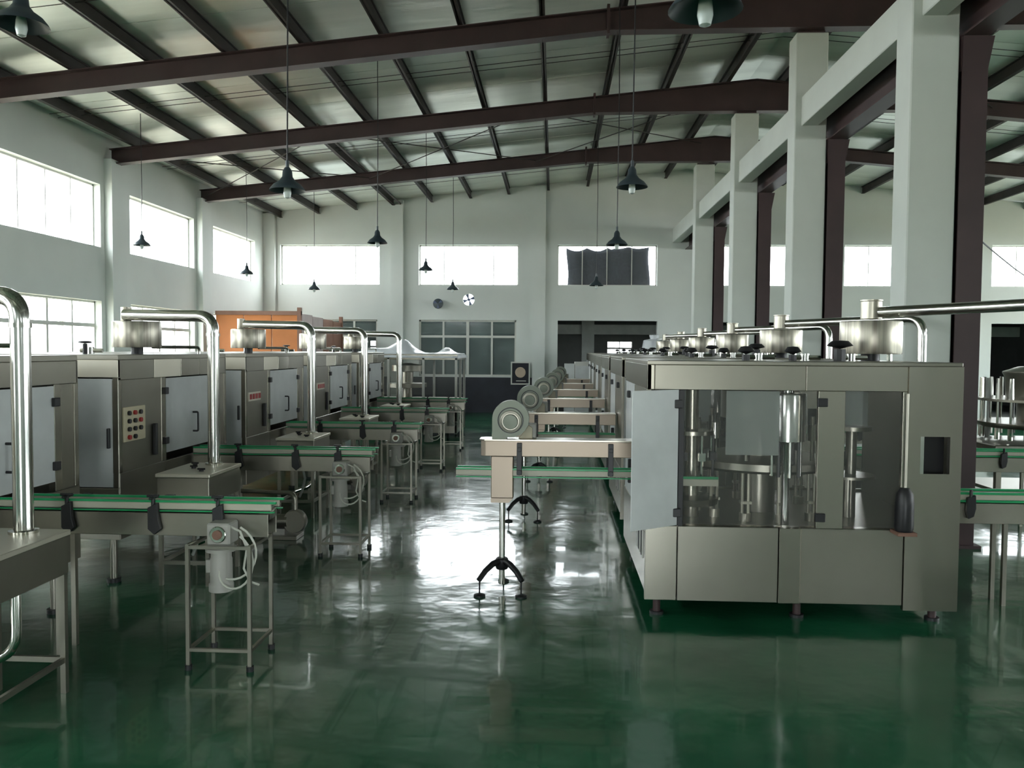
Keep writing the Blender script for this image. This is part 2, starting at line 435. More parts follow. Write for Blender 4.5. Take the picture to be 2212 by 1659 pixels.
# framed picture on the wainscot
t = thing('framed_picture', (-1.01, YB-.06, .86), 'white framed dark picture with a beige round motif, against the gable wall', 'picture')
m = MB(); m.box(-.29, .29, -.03, 0, 0, .04); m.box(-.29, .29, -.03, 0, .65, .69); m.box(-.29, -.25, -.03, 0, .04, .65); m.box(.25, .29, -.03, 0, .04, .65)
m.build('picture_frame', 'frame', t)
MB().box(-.25, .25, -.015, 0, .04, .65).build('picture_ground', 'poster', t)
MB().lathe([(.001, -.022), (.15, -.022), (.16, -.016)], (0.0, 0, .37), n=20, axis='y').build('picture_motif', 'beige', t)
MB().box(-.13, .17, -.02, -.015, .1, .125).build('picture_line', 'frame', t)

# orange partitioned booth in the far left corner
t = thing('board_booth', (-8.55, 20.1, 0), 'orange and brown board booth in the far left corner', 'booth')
BZ = 2.84
for i in range(3):
    MB().box(i*.72+.01, i*.72+.71, 0, .04, .0, BZ-.02).build('orange_panel', 'orange', t, bevel=.005)
MB().box(0, 2.2, -.02, .06, BZ-.1, BZ).build('top_rail', 'brown', t)
for i in range(4):
    MB().box(2.13, 2.17, .1+i*.98, 1.05+i*.98, 0, BZ-.06-.03*i).build('side_panel', ['greyboard', 'greyboard', 'brown', 'brown'][i], t, bevel=.005)
for y, h in ((.02, BZ+.09), (3.98, BZ+.02)):
    MB().box(2.1, 2.2, y-.05, y+.05, 0, h).build('corner_post', 'brown', t, bevel=.005)
MB().box(0, 2.15, .05, 4.0, BZ-.2, BZ-.16).build('roof_board', 'brown', t)

# ------------------------------------------------------------ columns, posts, crane beams
def column(y, label):
    t = thing('concrete_column', (3.4, y, 0), label, 'column', 'white concrete columns of the middle row')
    MB().box(0, .45, -.18, .18, 0, 6.44).build('shaft', 'column', t, bevel=.012)
    MB().box(.04, .41, -.14, .14, 6.44, 6.475).build('cap_plate', 'dark', t)
col_y = [8.27, 12.08, 16.0, 20.25]
lbl = ['white concrete column nearest the viewer, cut off by the top of the view', 'second white concrete column back, behind the chrome tank',
       'third white concrete column back in the middle row', 'farthest free-standing white concrete column']
column(4.2, 'white concrete column of the middle row just outside the view on the right')
for y, l in zip(col_y, lbl): column(y, l)
tag(MB().box(3.49, 3.73, -4, YB, 5.13, 5.54).build('concrete_beam', 'column', bevel=.01), 'long white concrete beam joining the column row front to back', 'beam')
def post(y, label):
    t = thing('steel_post', (3.87, y, 0), label, 'post', 'dark red steel posts beside the concrete columns')
    m = MB(); m.box(0, .24, -.13, -.115, 0, 4.93); m.box(0, .24, .115, .13, 0, 4.93); m.box(.112, .128, -.115, .115, 0, 4.93); m.build('shaft', 'dark', t)
    MB().prism([(-.01, 4.93), (.3, 4.93), (.24, 4.6), (0, 4.6)], 'y', -.12, .12).build('bracket', 'dark', t)
    MB().box(-.01, .29, -.18, .18, 0, .03).build('base_plate', 'dark', t)
post(4.2, 'dark red steel post beside the concrete column just outside the view')
for y, l in zip([8.2, 12.0, 15.92, 20.17], ['dark red steel post beside the nearest white column', 'dark red steel post beside the second white column',
    'dark red steel post beside the third white column', 'dark red steel post beside the farthest white column']): post(y, l)
m = MB(); m.box(3.87, 4.11, -3, YB, 4.93, 4.95); m.box(3.87, 4.11, -3, YB, 5.36, 5.38); m.box(3.975, 4.0, -3, YB, 4.95, 5.36)
tag(m.build('crane_beam', 'dark'), 'dark red steel crane beam lying on the steel posts', 'beam')
for x, y0, y1, z0, z1, l in ((5, 9.3, 17, 3.3, 3.9, 'thin black cable slung from the near steel post to the right'),):
    pts = []
    for i in range(13):
        u = i/12; pts.append((4.3+u*7, 8.5+u*9, 3.05+.7*u-.5*math.sin(u*math.pi)))
    tag(MB().tube(pts, .008, 6).build('slung_cable', 'black'), l, 'cable')

# ------------------------------------------------------------ pendant lamps
def lamp(x, y, z, label, top=None):
    t = thing('pendant_lamp', (x, y, z), label, 'lamp', 'dark pendant lamps hanging from the roof')
    m = MB(); m.lathe([(.155, 0), (.150, .012), (.12, .05), (.07, .085), (.045, .12), (.04, .17), (.022, .2), (.018, .2), (.035, .165), (.04, .12), (.065, .082), (.115, .045), (.145, .008)], n=24, ring=True)
    m.build('lamp_shade', 'lamp', t, True)
    MB().lathe([(.001, -.07), (.025, -.06), (.034, -.02), (.03, .03), (.018, .08), (.018, .13)], n=14).build('bulb', 'bulb', t, True)
    MB().cyl((0, 0, .19), (0, 0, .26), .016, n=10).build('lamp_holder', 'lamp', t)
    zt = (top or ztop(x)+.205)-z
    MB().tube([(0, 0, .25), (.01, 0, zt*.5), (0, 0, zt)], .007, 5).build('cord', 'black', t)
lamp(-7.58, 14.6, 3.77, 'pendant lamp in front of the second upper window of the left wall')
lamp(-7.22, 18.75, 3.64, 'pendant lamp in front of the farthest upper window of the left wall')
lamp(-6.14, 20.5, 3.41, 'pendant lamp below the left end of the first upper gable window')
lamp(-2.75, 12.5, 3.54, 'pendant lamp at the right end of the first upper gable window')
lamp(-2.79, 17.5, 3.61, 'pendant lamp at the left end of the second upper gable window')
lamp(-2.58, 20.5, 3.42, 'faint pendant lamp just under the second upper gable window')
lamp(-2.33, 7.0, 3.27, 'large near pendant lamp in front of the third rafter, left of the middle')
lamp(.88, 11.7, 3.41, 'pendant lamp above the cloth covered window')
lamp(.75, 8.1, 3.51, 'near pendant lamp highest above the cloth covered window')
lamp(.89, 17.5, 3.29, 'pendant lamp in front of the cloth covered window')
lamp(-3.22, 4.8, 3.83, 'pendant lamp cut off by the top left corner of the view')
lamp(.62, 3.5, 3.33, 'pendant lamp cut off by the top edge of the view')
lamp(7.0, 15.9, 4.9, 'pendant lamp in the right aisle behind the second column')

# ------------------------------------------------------------ left row: filling machines
LX = -3.43
def left_machine(loc, label):
    t = thing('filling_machine', loc, label, 'machine', 'left row of steel filling machines')
    Lw = 2.3                                                   # width, running to -X
    y0, y1, zb, zt = -1.2, .9, .37, 1.83
    m = MB(); m.box(-Lw, 0, y0, y1, zt-.03, zt+.01); m.build('top_plate', 'steel2', t, bevel=.004)
    # aisle side (x = 0): top band in three sheets
    for a, b, mm in ((y0, -.62, 'steel2'), (-.615, -.12, 'steel3'), (-.115, .28, 'steel'), (.285, y1, 'steel2')):
        MB().box(-.03, .0, a+.002, b-.002, 1.64, zt-.03).build('top_band', mm, t, bevel=.003)
    # posts
    for a, b in ((y0, y0+.05), (-.50, -.42), (.62, .70), (y1-.05, y1)):
        MB().box(-.05, .002, a, b, .9, 1.64).build('post', 'steel', t, bevel=.003)
    # side panels: with the control plate, and the far one
    MB().box(-.02, -.004, y0+.05, -.5, .9, 1.64).build('side_panel', 'steel2', t, bevel=.002)
    MB().box(-.02, -.004, .70, y1-.05, .9, 1.64).build('side_panel', 'steel2', t, bevel=.002)
    # base
    for a, b in ((y0, -.45), (-.445, .30), (.305, y1)):
        MB().box(-.03, .006, a+.002, b-.002, zb, .9).build('base_panel', 'steel2', t, bevel=.003)
    # sliding acrylic door with hinges and handle
    d = MB().box(-.015, .001, -.415, .615, .97, 1.63).build('door', 'acrylic', t)
    for z in (1.52, 1.08):
        for y in (-.44, .62): MB().box(-.005, .028, y-.03, y+.03, z-.03, z+.03).build('hinge', 'black', d, bevel=.004)
    MB().tube(arc((.0, .12, 1.29), (.05, .12, 1.29), (.05, .12, 1.2), .015)[:-1]+arc((.05, .12, 1.2), (.05, .12, 1.11), (.0, .12, 1.11), .015), .009, 8).build('handle', 'black', d)
    # control plate
    cp = MB().box(-.004, .012, y0+.06, y0+.40, 1.14, 1.42).build('control_plate', 'panel', t, bevel=.003)
    for i in range(3):
        for j in range(4):
            if i == 2 and j == 0: continue
            MB().cyl((.012, y0+.13+.09*i, 1.37-.065*(3-j)), (.03, y0+.13+.09*i, 1.37-.065*(3-j)), .019, n=10).build('button', 'red' if (i+j) % 4 == 0 else 'black', cp, True)
    MB().box(.0, .03, -.66, -.62, .98, 1.25).build('switch_box', 'black', t, bevel=.004)
    # front (facing the camera): framed acrylic doors
    for a, b in ((-.045, 0), (-.40, -.345), (-.84, -.76), (-1.3, -1.22), (-1.8, -1.7), (-Lw, -Lw+.06)):
        MB().box(a, b, y0-.002, y0+.04, .78, 1.66).build('post', 'steel', t, bevel=.003)
    MB().box(-.40, 0, y0, y0+.03, 1.66, zt-.03).build('top_band', 'steel3', t, bevel=.003)
    MB().box(-Lw, -.404, y0, y0+.03, 1.66, zt-.03).build('top_band', 'steel', t, bevel=.003)
    MB().box(-Lw, 0, y0-.004, y0+.03, zb, .78).build('base_panel', 'steel2', t, bevel=.003)
    for a, b in ((-.345, -.045), (-.76, -.4), (-1.22, -.84), (-1.7, -1.3), (-Lw+.06, -1.8)):
        d = MB().box(a+.004, b-.004, y0+.0, y0+.012, .79, 1.65).build('door', 'acrylic', t)
        if a < -.1: MB().box(b-.04, b-.02, y0-.03, y0, 1.1, 1.26).build('handle', 'black', d, bevel=.004)
        else: MB().tube([(b-.03, y0, 1.26), (b-.03, y0-.04, 1.25), (b-.03, y0-.04, 1.11), (b-.03, y0, 1.1)], .009, 8).build('handle', 'black', d)
    # back and left sides, floor pan, inner drum
    MB().box(-Lw, 0, y1-.02, y1, zb, zt-.03).build('rear_panel', 'steel2', t)
    MB().box(-Lw, -Lw+.02, y0, y1, zb, zt-.03).build('end_panel', 'steel2', t)
    MB().box(-Lw+.02, -.03, y0+.03, y1-.02, zb, zb+.04).build('floor_pan', 'steel2', t)
    MB().box(-Lw+.02, -.03, y0+.03, y1-.02, .72, .75).build('deck', 'steel2', t)
    MB().lathe([(.16, .75), (.16, 1.05), (.5, 1.06), (.5, 1.12), (.2, 1.13), (.2, 1.45), (.42, 1.46), (.42, 1.58), (.1, 1.6), (.1, 1.8)], (-1.1, -.15, 0), n=28).build('carousel', 'chrome', t, True)
    for k in range(12):
        a = k*math.pi/6
        MB().cyl((-1.1+.46*math.cos(a), -.15+.46*math.sin(a), .78), (-1.1+.46*math.cos(a), -.15+.46*math.sin(a), 1.4), .022, n=8).build('filling_valve', 'chrome', t, True)
    for x in (-.12, -1.15, -Lw+.12):
        for y in (y0+.12, y1-.12):
            f = MB().cyl((x, y, .03), (x, y, zb), .03, n=10).build('foot', 'steel2', t, True)
            MB().cyl((x, y, 0), (x, y, .03), .055, n=12).build('foot_pad', 'black', f, True)
    # roof-top tank
    tk = MB().lathe([(.0, 1.90), (.2, 1.90), (.205, 1.91), (.205, 2.12), (.2, 2.13), (.0, 2.135)], (-.29, -.35, 0), n=32).build('tank', 'tank', t, True)
    MB().lathe([(.05, 1.84), (.05, 1.90)], (-.29, -.35, 0), n=12).build('tank_shaft', 'black', tk, True)
    MB().lathe([(.042, 2.13), (.045, 2.14), (.045, 2.255), (.0, 2.26)], (-.36, -.40, 0), n=16).build('tank_cap', 'tank', tk, True)
    MB().tube(arc((-.2, -.25, 1.905), (-.05, .38, 1.905), (-.05, .38, 1.84), .04), .016, 8).build('drain_pipe', 'duct', tk, True)
    m = MB(); m.cyl((-.62, -.6, 1.84), (-.62, -.6, 1.93), .02, n=8); m.lathe([(.001, 1.93), (.055, 1.935), (.05, 1.95), (.001, 1.955)], (-.62, -.6, 0), n=12)
    m.build('hand_wheel', 'black', t, True)
    m = MB(); m.cyl((-.66, -.45, 1.84), (-.66, -.45, 1.9), .035, n=10); m.cyl((-.75, -.45, 1.87), (-.55, -.45, 1.87), .018, n=8); m.build('valve', 'duct', t, True)
    return t
YK = [4.87+2.64*k for k in range(5)]
lm = left_machine((LX, YK[0]-.1, 0), 'left row filling machine nearest the viewer, cut off by the left edge')
for k in range(1, 5):
    c = dup(lm, (LX, YK[k]-.1, 0), 'left row filling machine, %s from the viewer, %s' % (ORD[k],
        ['', 'yellow control plate in clear view', 'behind the conveyor with the boxy motor frame', 'in front of the orange booth', 'last before the film-wrapped machine'][k]))

    if k >= 2:                                                 # these have a red notice instead of the yellow plate
        for ch in list(c.children):
            if ch.name.startswith('control_plate'):
                for g in list(ch.children): bpy.data.objects.remove(g)
                bpy.data.objects.remove(ch)
        nb = MB(); nb.box(-.004, .003, -1.12, -.74, 1.30, 1.40)
        n_ = nb.build('notice_plate', 'steel3', c)
        for j in range(4): MB().box(.003, .006, -1.08+.09*j, -1.015+.09*j, 1.32, 1.38).build('notice_mark', 'red', n_)

# conveyors of the left row
def left_conveyor(loc, label):
    t = thing('belt_conveyor', loc, label, 'conveyor', 'belt conveyors running out of the left row machines')
    L = 1.70
    MB().box(-L, -.03, -.05, .05, .905, .925).build('belt', 'belt', t)
    MB().cyl((-.05, -.05, .885), (-.05, .05, .885), .04, n=14).build('end_roller', 'steel2', t, True)
    for y in (-.085, .060):
        s = 1 if y > 0 else -1
        MB().box(-L, -.02, y-.004, y+.004, .755, .895).build('side_panel', 'steel2', t, bevel=.002)
        g = MB().box(-L, 0.0, y-.008, y+.008, .918, .958).build('guide_rail', 'strip', t, bevel=.003)
        m = MB(); m.box(-L, .03, y-.009, y+.009, .959, .972); m.box(-L, .02, y-.009, y+.009, .904, .911); m.build('guide_edge', 'green', g)
    for x in (-.32, -.72, -1.26):
        m = MB()
        m.prism([(x-.03, .93), (x+.03, .96), (x+.035, .86), (x+.05, .80), (x+.01, .765), (x-.03, .80)], 'y', -.125, -.095)
        m.cyl((x, -.11, .93), (x, -.11, 1.0), .012, n=8); m.cyl((x, -.15, .99), (x, -.05, .99), .010, n=8); m.box(x-.035, x+.035, -.125, -.1, .995, 1.01)
        m.build('clamp', 'black', t, bevel=.003)
        m = MB(); m.box(x-.03, x+.03, .095, .125, .8, .97); m.build('clamp', 'black', t, bevel=.003)
    # drive: gearbox, motor, cable
    g = MB().box(-.34, -.20, -.23, -.09, .735, .865).build('gearbox', 'motor', t, bevel=.01)
    MB().lathe([(.0, -.24), (.045, -.24), (.05, -.235), (.05, -.225)], (-.27, 0, .80), n=18, axis='y').build('output_shaft', 'chrome', g, True)
    MB().lathe([(.0, -.25), (.028, -.25), (.028, -.24)], (-.27, 0, .80), n=14, axis='y').build('shaft_bore', 'brown', g, True)
    mo = MB().lathe([(.075, .735), (.075, .715), (.09, .71), (.09, .69), (.06, .685), (.06, .65), (.065, .64), (.065, .50), (.072, .49), (.072, .45), (.0, .445)], (-.28, -.16, 0), n=20).build('motor', 'motor', t, True)
    MB().box(-.36, -.32, -.2, -.12, .56, .64).build('terminal_box', 'motor', mo, bevel=.004)
    for q, (dx, dz) in enumerate(((.0, 0), (.015, -.05))):
        pts = []
        for i in range(17):
            a = i/16*4.4+.4
            pts.append((-.20+dx+.14*math.sin(a)*(1-.2*q)+.03*(i/16), -.2-.02*q, .72+dz+.13*math.cos(a)-.10*(i/16)))
        MB().tube(pts, .007, 6).build('cable', 'cable', mo, True)
    MB().tube([(-.2, -.2, .84), (-.14, -.22, .82), (-.10, -.22, .72), (-.12, -.22, .6), (-.08, -.22, .52), (-.03, -.21, .5)], .007, 6).build('cable', 'cable', mo, True)
    # stand frame
    for x in (-.44, -.07):
        for y in (-.26, .10):
            l = MB().box(x-.011, x+.011, y-.011, y+.011, .03, .745).build('leg', 'steel2', t)
            MB().cyl((x, y, 0), (x, y, .03), .022, n=10).build('foot', 'black', l, True)
    for z in (.12, .73):
        for y in (-.26, .10): MB().box(-.43, -.08, y-.01, y+.01, z-.009, z+.009).build('stretcher', 'steel2', t)
        for x in (-.44, -.07): MB().box(x-.01, x+.01, -.25, .09, z-.009, z+.009).build('stretcher', 'steel2', t)
    # support leg near the machine
    for y in (-.08, .08):
        MB().box(-1.35, -1.32, y-.015, y+.015, .0, .76).build('leg', 'steel2', t)
    return t
cv = left_conveyor((-1.70, YK[0], 0), 'nearest green edged belt conveyor on the left, with white cables at its motor')
for k in range(1, 5):
    dup(cv, (-1.68, YK[k], 0), 'green edged belt conveyor of the left row, %s from the viewer' % ORD[k])

# riser boxes with the big bent pipes
def riser(loc, label):
    t = thing('pipe_box', loc, label, 'box', 'steel boxes on legs with bent pipes, left row')
    x0, x1, y0, y1 = -.22, .22, -.62, .04
    MB().box(x0, x1, y0, y1, .87, .9).build('box_lid', 'steel3', t, bevel=.004)
    MB().box(x0+.01, x1-.01, y0+.01, y1-.01, .66, .87).build('box_body', 'steel2', t, bevel=.004)
    for x, y in ((x0+.03, y0+.03), (x1-.03, y0+.03), (x0+.03, y1-.03), (x1-.03, y1-.03)):
        MB().box(x-.015, x+.015, y-.015, y+.015, 0, .66).build('leg', 'steel2', t)
    for y in (y0+.03, y1-.03): MB().box(x0+.045, x1-.045, y-.01, y+.01, .17, .2).build('stretcher', 'steel2', t)
    for x in (x0+.03, x1-.03): MB().box(x-.01, x+.01, y0+.045, y1-.045, .17, .2).build('stretcher', 'steel2', t)
    p = MB().tube(arc((.02, -.06, .9), (.02, -.06, 2.17), (-.84, .1, 2.185), .14, 8), .05, 20).build('riser_pipe', 'duct', t, True)
    MB().lathe([(.048, 2.0), (.056, 2.0), (.056, 2.025), (.048, 2.025)], (.02, -.06, 0), n=20, ring=True).build('pipe_collar', 'chrome', p, True)
    MB().lathe([(.048, .9), (.075, .9), (.075, .915), (.048, .92)], (.02, -.06, 0), n=20, ring=True).build('pipe_collar', 'chrome', p, True)
    for (x, y) in ((-.12, -.12), (-.05, -.3), (.08, -.45)):
        k = MB(); k.cyl((x, y, .9), (x, y, .915), .02, n=10); k.cyl((x-.03, y, .918), (x+.03, y, .918), .008, n=6); k.build('lid_knob', 'black', t, True)
    MB().tube(arc((.1, -.25, .66), (.1, -.25, .32), (-.1, -.3, .25), .1, 6), .025, 12).build('drain_pipe', 'chrome', t, True)
    MB().tube([(-.02, -.35, .66), (.02, -.42, .56), (.06, -.45, .42), (.02, -.42, .28), (-.02, -.4, .2)], .014, 8).build('hose', 'hose', t, True)
    return t
rb = riser((-2.86, YK[0]-.63, 0), 'steel box with a tall bent chrome pipe, at the left edge of the view')
for k in range(1, 5):
    dup(rb, ((0, -2.93, -2.88, -2.87, -2.85)[k], YK[k]-.66, 0), 'steel box with a tall bent chrome pipe in the left row, %s from the viewer' % ORD[k])

# film-wrapped glass machine behind the left row
t = thing('wrapped_machine', (-4.3, 17.1, 0), 'glass sided machine with white plastic film over its top, behind the left row', 'machine')
gw, gd = 2.25, 1.6
for x in (0, .75, 1.5, gw-.05):
    for y in (0, gd-.05): MB().box(x, x+.05, y, y+.05, .1, 1.75).build('post', 'frame', t, bevel=.003)
for a, b in ((.05, .75), (.8, 1.5), (1.55, gw-.05)):
    for y in (.02, gd-.03): MB().box(a, b, y, y+.008, .85, 1.68).build('glass_panel', 'clear', t)
for y0_, y1_ in ((.05, .75), (.8, gd-.05)): MB().box(gw-.02, gw-.012, y0_, y1_, .85, 1.68).build('glass_panel', 'clear', t)
MB().box(gw-.05, gw, .75, .8, .1, 1.75).build('post', 'frame', t)
MB().box(0, gw, 0, gd, .12, .8).build('base_cabinet', 'steel2', t, bevel=.005)
MB().box(0, gw, 0, gd, 1.68, 1.8).build('top_band', 'steel', t, bevel=.005)
MB().lathe([(.1, .8), (.1, 1.05), (.42, 1.06), (.42, 1.15), (.12, 1.16), (.12, 1.4), (.35, 1.42), (.35, 1.55), (.05, 1.6)], (1.05, .8, 0), n=24).build('carousel', 'steel2', t, True)
for x in (.2, 2.05):
    for y in (.1, gd-.1): MB().cyl((x, y, 0), (x, y, .12), .03, n=10).build('foot', 'black', t, True)
m = MB(); nx, ny = 36, 14
for j in range(ny+1):
    for i in range(nx+1):
        u, v = i/nx, j/ny; x = -.05+u*(gw+.1); y = -.05+v*(gd+.1)
        h = .30*math.exp(-((x-1.0)/.27)**2-((y-.6)/.4)**2)+.14*math.exp(-((x-1.95)/.16)**2-((y-.7)/.3)**2)+.10*math.exp(-((x-.45)/.35)**2)+.012*math.sin(x*23+y*9)*math.sin(y*17)
        e = min(x+.05, gw+.05-x, y+.05, gd+.05-y)
        m.v.append((x, y, 1.815+h*min(1, e*4)-(.09 if e < .01 else 0)))
for j in range(ny):
    for i in range(nx):
        a = j*(nx+1)+i; m.f.append((a, a+1, a+nx+2, a+nx+1))
o = m.build('plastic_film', 'film', t, True); o.modifiers.new('solid', 'SOLIDIFY').thickness = .004
o['label'] = 'crumpled white plastic film'

# pumps on the floor beside the left machines
def pump(loc, label):
    t = thing('water_pump', loc, label, 'pump', 'floor pumps under the left conveyors')
    MB().box(-.2, .22, -.12, .12, 0, .04).build('base_plate', 'steel2', t, bevel=.004)
    MB().tube([(-.14, 0, .17), (.1, 0, .17)], .07, 16).build('motor', 'steel2', t, True)
    MB().lathe([(.0, -.05), (.11, -.05), (.12, 0), (.11, .05), (.0, .05)], (.17, 0, .17), n=18, axis='y').build('pump_housing', 'steel2', t, True)
    MB().box(-.14, .08, -.06, .06, .04, .1).build('cradle', 'motor', t)
    MB().tube(arc((.17, 0, .28), (.17, 0, .45), (-.5, .1, .45), .08), .022, 10).build('outlet_pipe', 'steel2', t, True)
pump((-2.75, 7.95, 0), 'small floor pump behind the second left conveyor')
pump((-2.75, 10.6, 0), 'small floor pump behind the third left conveyor')

# ------------------------------------------------------------ right row: filling machines
def right_machine(loc, label):
    t = thing('bottling_machine', loc, label, 'machine', 'right row of steel bottling machines')
    Wd, D, zb, zm, zd, zt = 2.17, 1.75, .125, .66, 1.63, 1.835
    # front top band sheets and thin roof lip
    MB().box(-.0, Wd, 0, D, zt-.03, zt).build('top_plate', 'steel2', t, bevel=.004)
    for a, b, mm in ((.0, .05, 'steel'), (.054, 1.1, 'steel2'), (1.104, 1.80, 'steel')):
        MB().box(a, b, .0, .03, zd, zt-.03).build('top_band', mm, t, bevel=.003)
    # base sheets
    for a, b, dy, mm in ((.0, .225, .004, 'steel'), (.23, .934, 0, 'steel2'), (.938, 1.086, -.014, 'steel'), (1.09, 1.796, 0, 'steel2')):
        MB().box(a, b, dy, dy+.03, zb, zm).build('base_panel', mm, t, bevel=.003)
    MB().box(.0, 1.80, .03, .09, zm-.02, zm).build('sill', 'steel', t, bevel=.002)
    # full-height right column with a recessed hatch
    m = MB()
    for bx in ((1.80, Wd, zb-.03, 1.06), (1.80, Wd, 1.32, zt-.03), (1.80, 1.89, 1.06, 1.32), (2.09, Wd, 1.06, 1.32)):
        m.box(bx[0], bx[1], -.012, .03, bx[2], bx[3])
    m.build('cabinet_front', 'steel', t)
    h = MB().box(1.87, 2.11, .12, .13, 1.04, 1.34).build('hatch_back', 'black', t)
    MB().box(1.89, 1.915, -.01, .12, 1.06, 1.32).build('hatch_lip', 'chrome', h)
    # uprights
    MB().box(.225, .262, .0, .04, zm, zd).build('post', 'black', t, bevel=.003)
    MB().box(1.19, 1.375, -.004, .04, zm, zd).build('post', 'steel', t, bevel=.003)
    MB().box(1.77, 1.80, .0, .04, zm, zd).build('post', 'steel', t, bevel=.003)
    MB().box(.0, .03, .0, .05, zm, zd).build('post', 'steel2', t, bevel=.003)
    # glazed doors
    d = MB().box(.262, 1.188, .012, .020, zm+.01, zd-.005).build('glass_door', 'clear', t)
    for z in (1.55, .74): MB().box(1.18, 1.25, -.022, .0, z-.03, z+.03).build('hinge', 'black', d, bevel=.004)
    MB().box(.56, .93, .028, .034, 1.17, zd-.005).build('grey_sheet', 'smoked', t)  # sheet standing in for a bright reflection in the door glass
    MB().box(1.45, 1.72, .5, .508, 1.3, zd-.02).build('grey_sheet', 'smoked', t)
    MB().box(1.377, 1.768, .012, .020, zm+.01, zd-.005).build('glass_door', 'clear', t)
    # ajar milky door on the aisle corner
    hx, hy, dl = .215, -.004, .42
    ca, sa = -.82, -.57
    def dp(u, v): return (hx+ca*u-sa*v, hy+sa*u+ca*v)
    pol = [dp(0, 0), dp(dl, 0), dp(dl, .008), dp(0, .008)]
    d = MB().prism(pol, 'z', zm+.01, zd).build('corner_door', 'acrylic', t)
    for z in (1.53, .76): MB().box(hx-.03, hx+.03, hy-.028, hy+.0, z-.03, z+.03).build('hinge', 'black', d, bevel=.004)
    for z in (1.05, .96):
        c = dp(dl-.03, -.012); MB().cyl((c[0], c[1]-.004, z), (c[0], c[1]+.012, z), .012, n=10).build('door_stud', 'black', d, True)
    # aisle side (x = 0)
    for a, b, mm in ((.05, .85, 'steel2'), (.9, 1.65, 'acrylic')):
        MB().box(.0, .010, a, b, zm+.01, zd).build('side_door', mm, t)
    for a in (.85, 1.65): MB().box(.0, .04, a, a+.05, zm, zd).build('post', 'steel', t, bevel=.003)
    MB().box(.0, .03, .0, D, zd, zt-.03).build('side_band', 'steel', t, bevel=.003)
    s = MB().box(.0, .03, .034, D, zb+.06, zm).build('side_base', 'steel', t, bevel=.003)
    for i in range(5): MB().box(-.008, .0, .1+.09*i, .14+.09*i, .40, .60).build('louvre', 'black' if i % 2 else 'frame', s)
    for y in (.35, 1.25): MB().box(-.03, .0, y-.03, y+.03, 1.5, 1.56).build('hinge', 'black', t, bevel=.004)
    MB().box(-.035, .0, 1.0, 1.04, .8, 1.0).build('handle', 'black', t, bevel=.004)
    # right and rear sides, deck
    MB().box(Wd-.02, Wd, .03, D, zb, zt-.03).build('end_panel', 'steel2', t)
    MB().box(.03, Wd-.02, D-.02, D, zb, zm).build('rear_base', 'steel2', t)
    MB().box(.03, Wd-.02, D-.02, D-.01, zm, zt-.03).build('rear_glass', 'clear', t)
    MB().box(.03, Wd-.02, .09, D-.02, zm-.05, zm-.02).build('deck', 'steel2', t)
    MB().box(.03, Wd-.02, .03, D-.02, zb, zb+.03).build('floor_pan', 'black', t)
    for x in (.1, 1.1, Wd-.12):
        for y in (.1, D-.12):
            f = MB().cyl((x, y, .02), (x, y, zb+.02), .028, n=10).build('foot', 'dark', t, True)
            MB().cyl((x, y, 0), (x, y, .02), .05, n=12).build('foot_pad', 'black', f, True)
    # filling carousel
    cx, cy = .98, .78
    c = MB().lathe([(.13, .64), (.13, 1.0), (.54, 1.0), (.56, 1.02), (.56, 1.07), (.5, 1.08), (.16, 1.09), (.16, 1.36), (.30, 1.38), (.30, 1.6), (.08, 1.62), (.08, 1.8)], (cx, cy, 0), n=36).build('carousel', 'steel2', t, True)
    for k in range(12):
        a = k*math.pi/6+.1; x, y = cx+.50*math.cos(a), cy+.50*math.sin(a)
        m = MB(); m.cyl((x-.022, y, .66), (x-.022, y, 1.0), .013, n=8); m.cyl((x+.022, y, .66), (x+.022, y, 1.0), .013, n=8); m.cyl((x, y, .64), (x, y, .70), .045, n=10)
        m.box(x-.04, x+.04, y-.035, y+.035, .77, .79)
        m.build('bottle_lift', 'tank', c, True)
        m = MB(); m.cyl((x, y, 1.09), (x, y, 1.42), .016, n=8); m.cyl((x, y, 1.24), (x, y, 1.36), .032, n=10)
        m.build('filling_valve', 'chrome' if k % 2 else 'steel2', c, True)
    # rinser and capper turrets
    r = MB().lathe([(.06, .64), (.06, .74), (.20, .74), (.21, .79), (.06, .80), (.06, 1.26), (.17, 1.27), (.17, 1.30), (.05, 1.31), (.05, 1.8)], (.40, .50, 0), n=24).build('rinser', 'steel', t, True)
    for k in range(8):
        a = k*math.pi/4+.3; x, y = .40+.17*math.cos(a), .50+.17*math.sin(a)
        m = MB(); m.cyl((x, y, .96), (x, y, 1.27), .012, n=6); m.box(x-.025, x+.025, y-.02, y+.02, 1.08, 1.14); m.build('gripper', 'black' if k % 2 else 'chrome', r)
    r = MB().lathe([(.03, .64), (.03, 1.2), (.05, 1.24), (.135, 1.26), (.135, 1.59), (.13, 1.605), (.05, 1.61), (.05, 1.8)], (1.03, .2, 0), n=24).build('capper', 'duct', t, True)
    for k in range(8):
        a = k*math.pi/4; x, y = 1.03+.10*math.cos(a), .2+.10*math.sin(a)
        MB().cyl((x, y, 1.0), (x, y, 1.26), .013, n=6).build('capping_head', 'black' if k % 2 else 'chrome', r)
    m = MB(); m.lathe([(.04, .64), (.04, .95), (.2, .95), (.2, .97), (.0, .975)], (1.6, .55, 0), n=24); m.lathe([(.04, .64), (.04, 1.3), (.15, 1.31), (.15, 1.34), (.0, 1.35)], (1.62, .55, 0), n=24)
    m.build('star_wheel', 'steel2', t, True)
    # black drive on the front sill with its lifting rod
    dr = MB().lathe([(.0, .67), (.055, .67), (.062, .69), (.062, .86), (.055, .93), (.03, .97), (.0, .975)], (1.765, -.075, 0), n=18).build('lift_drive', 'black', t, True)
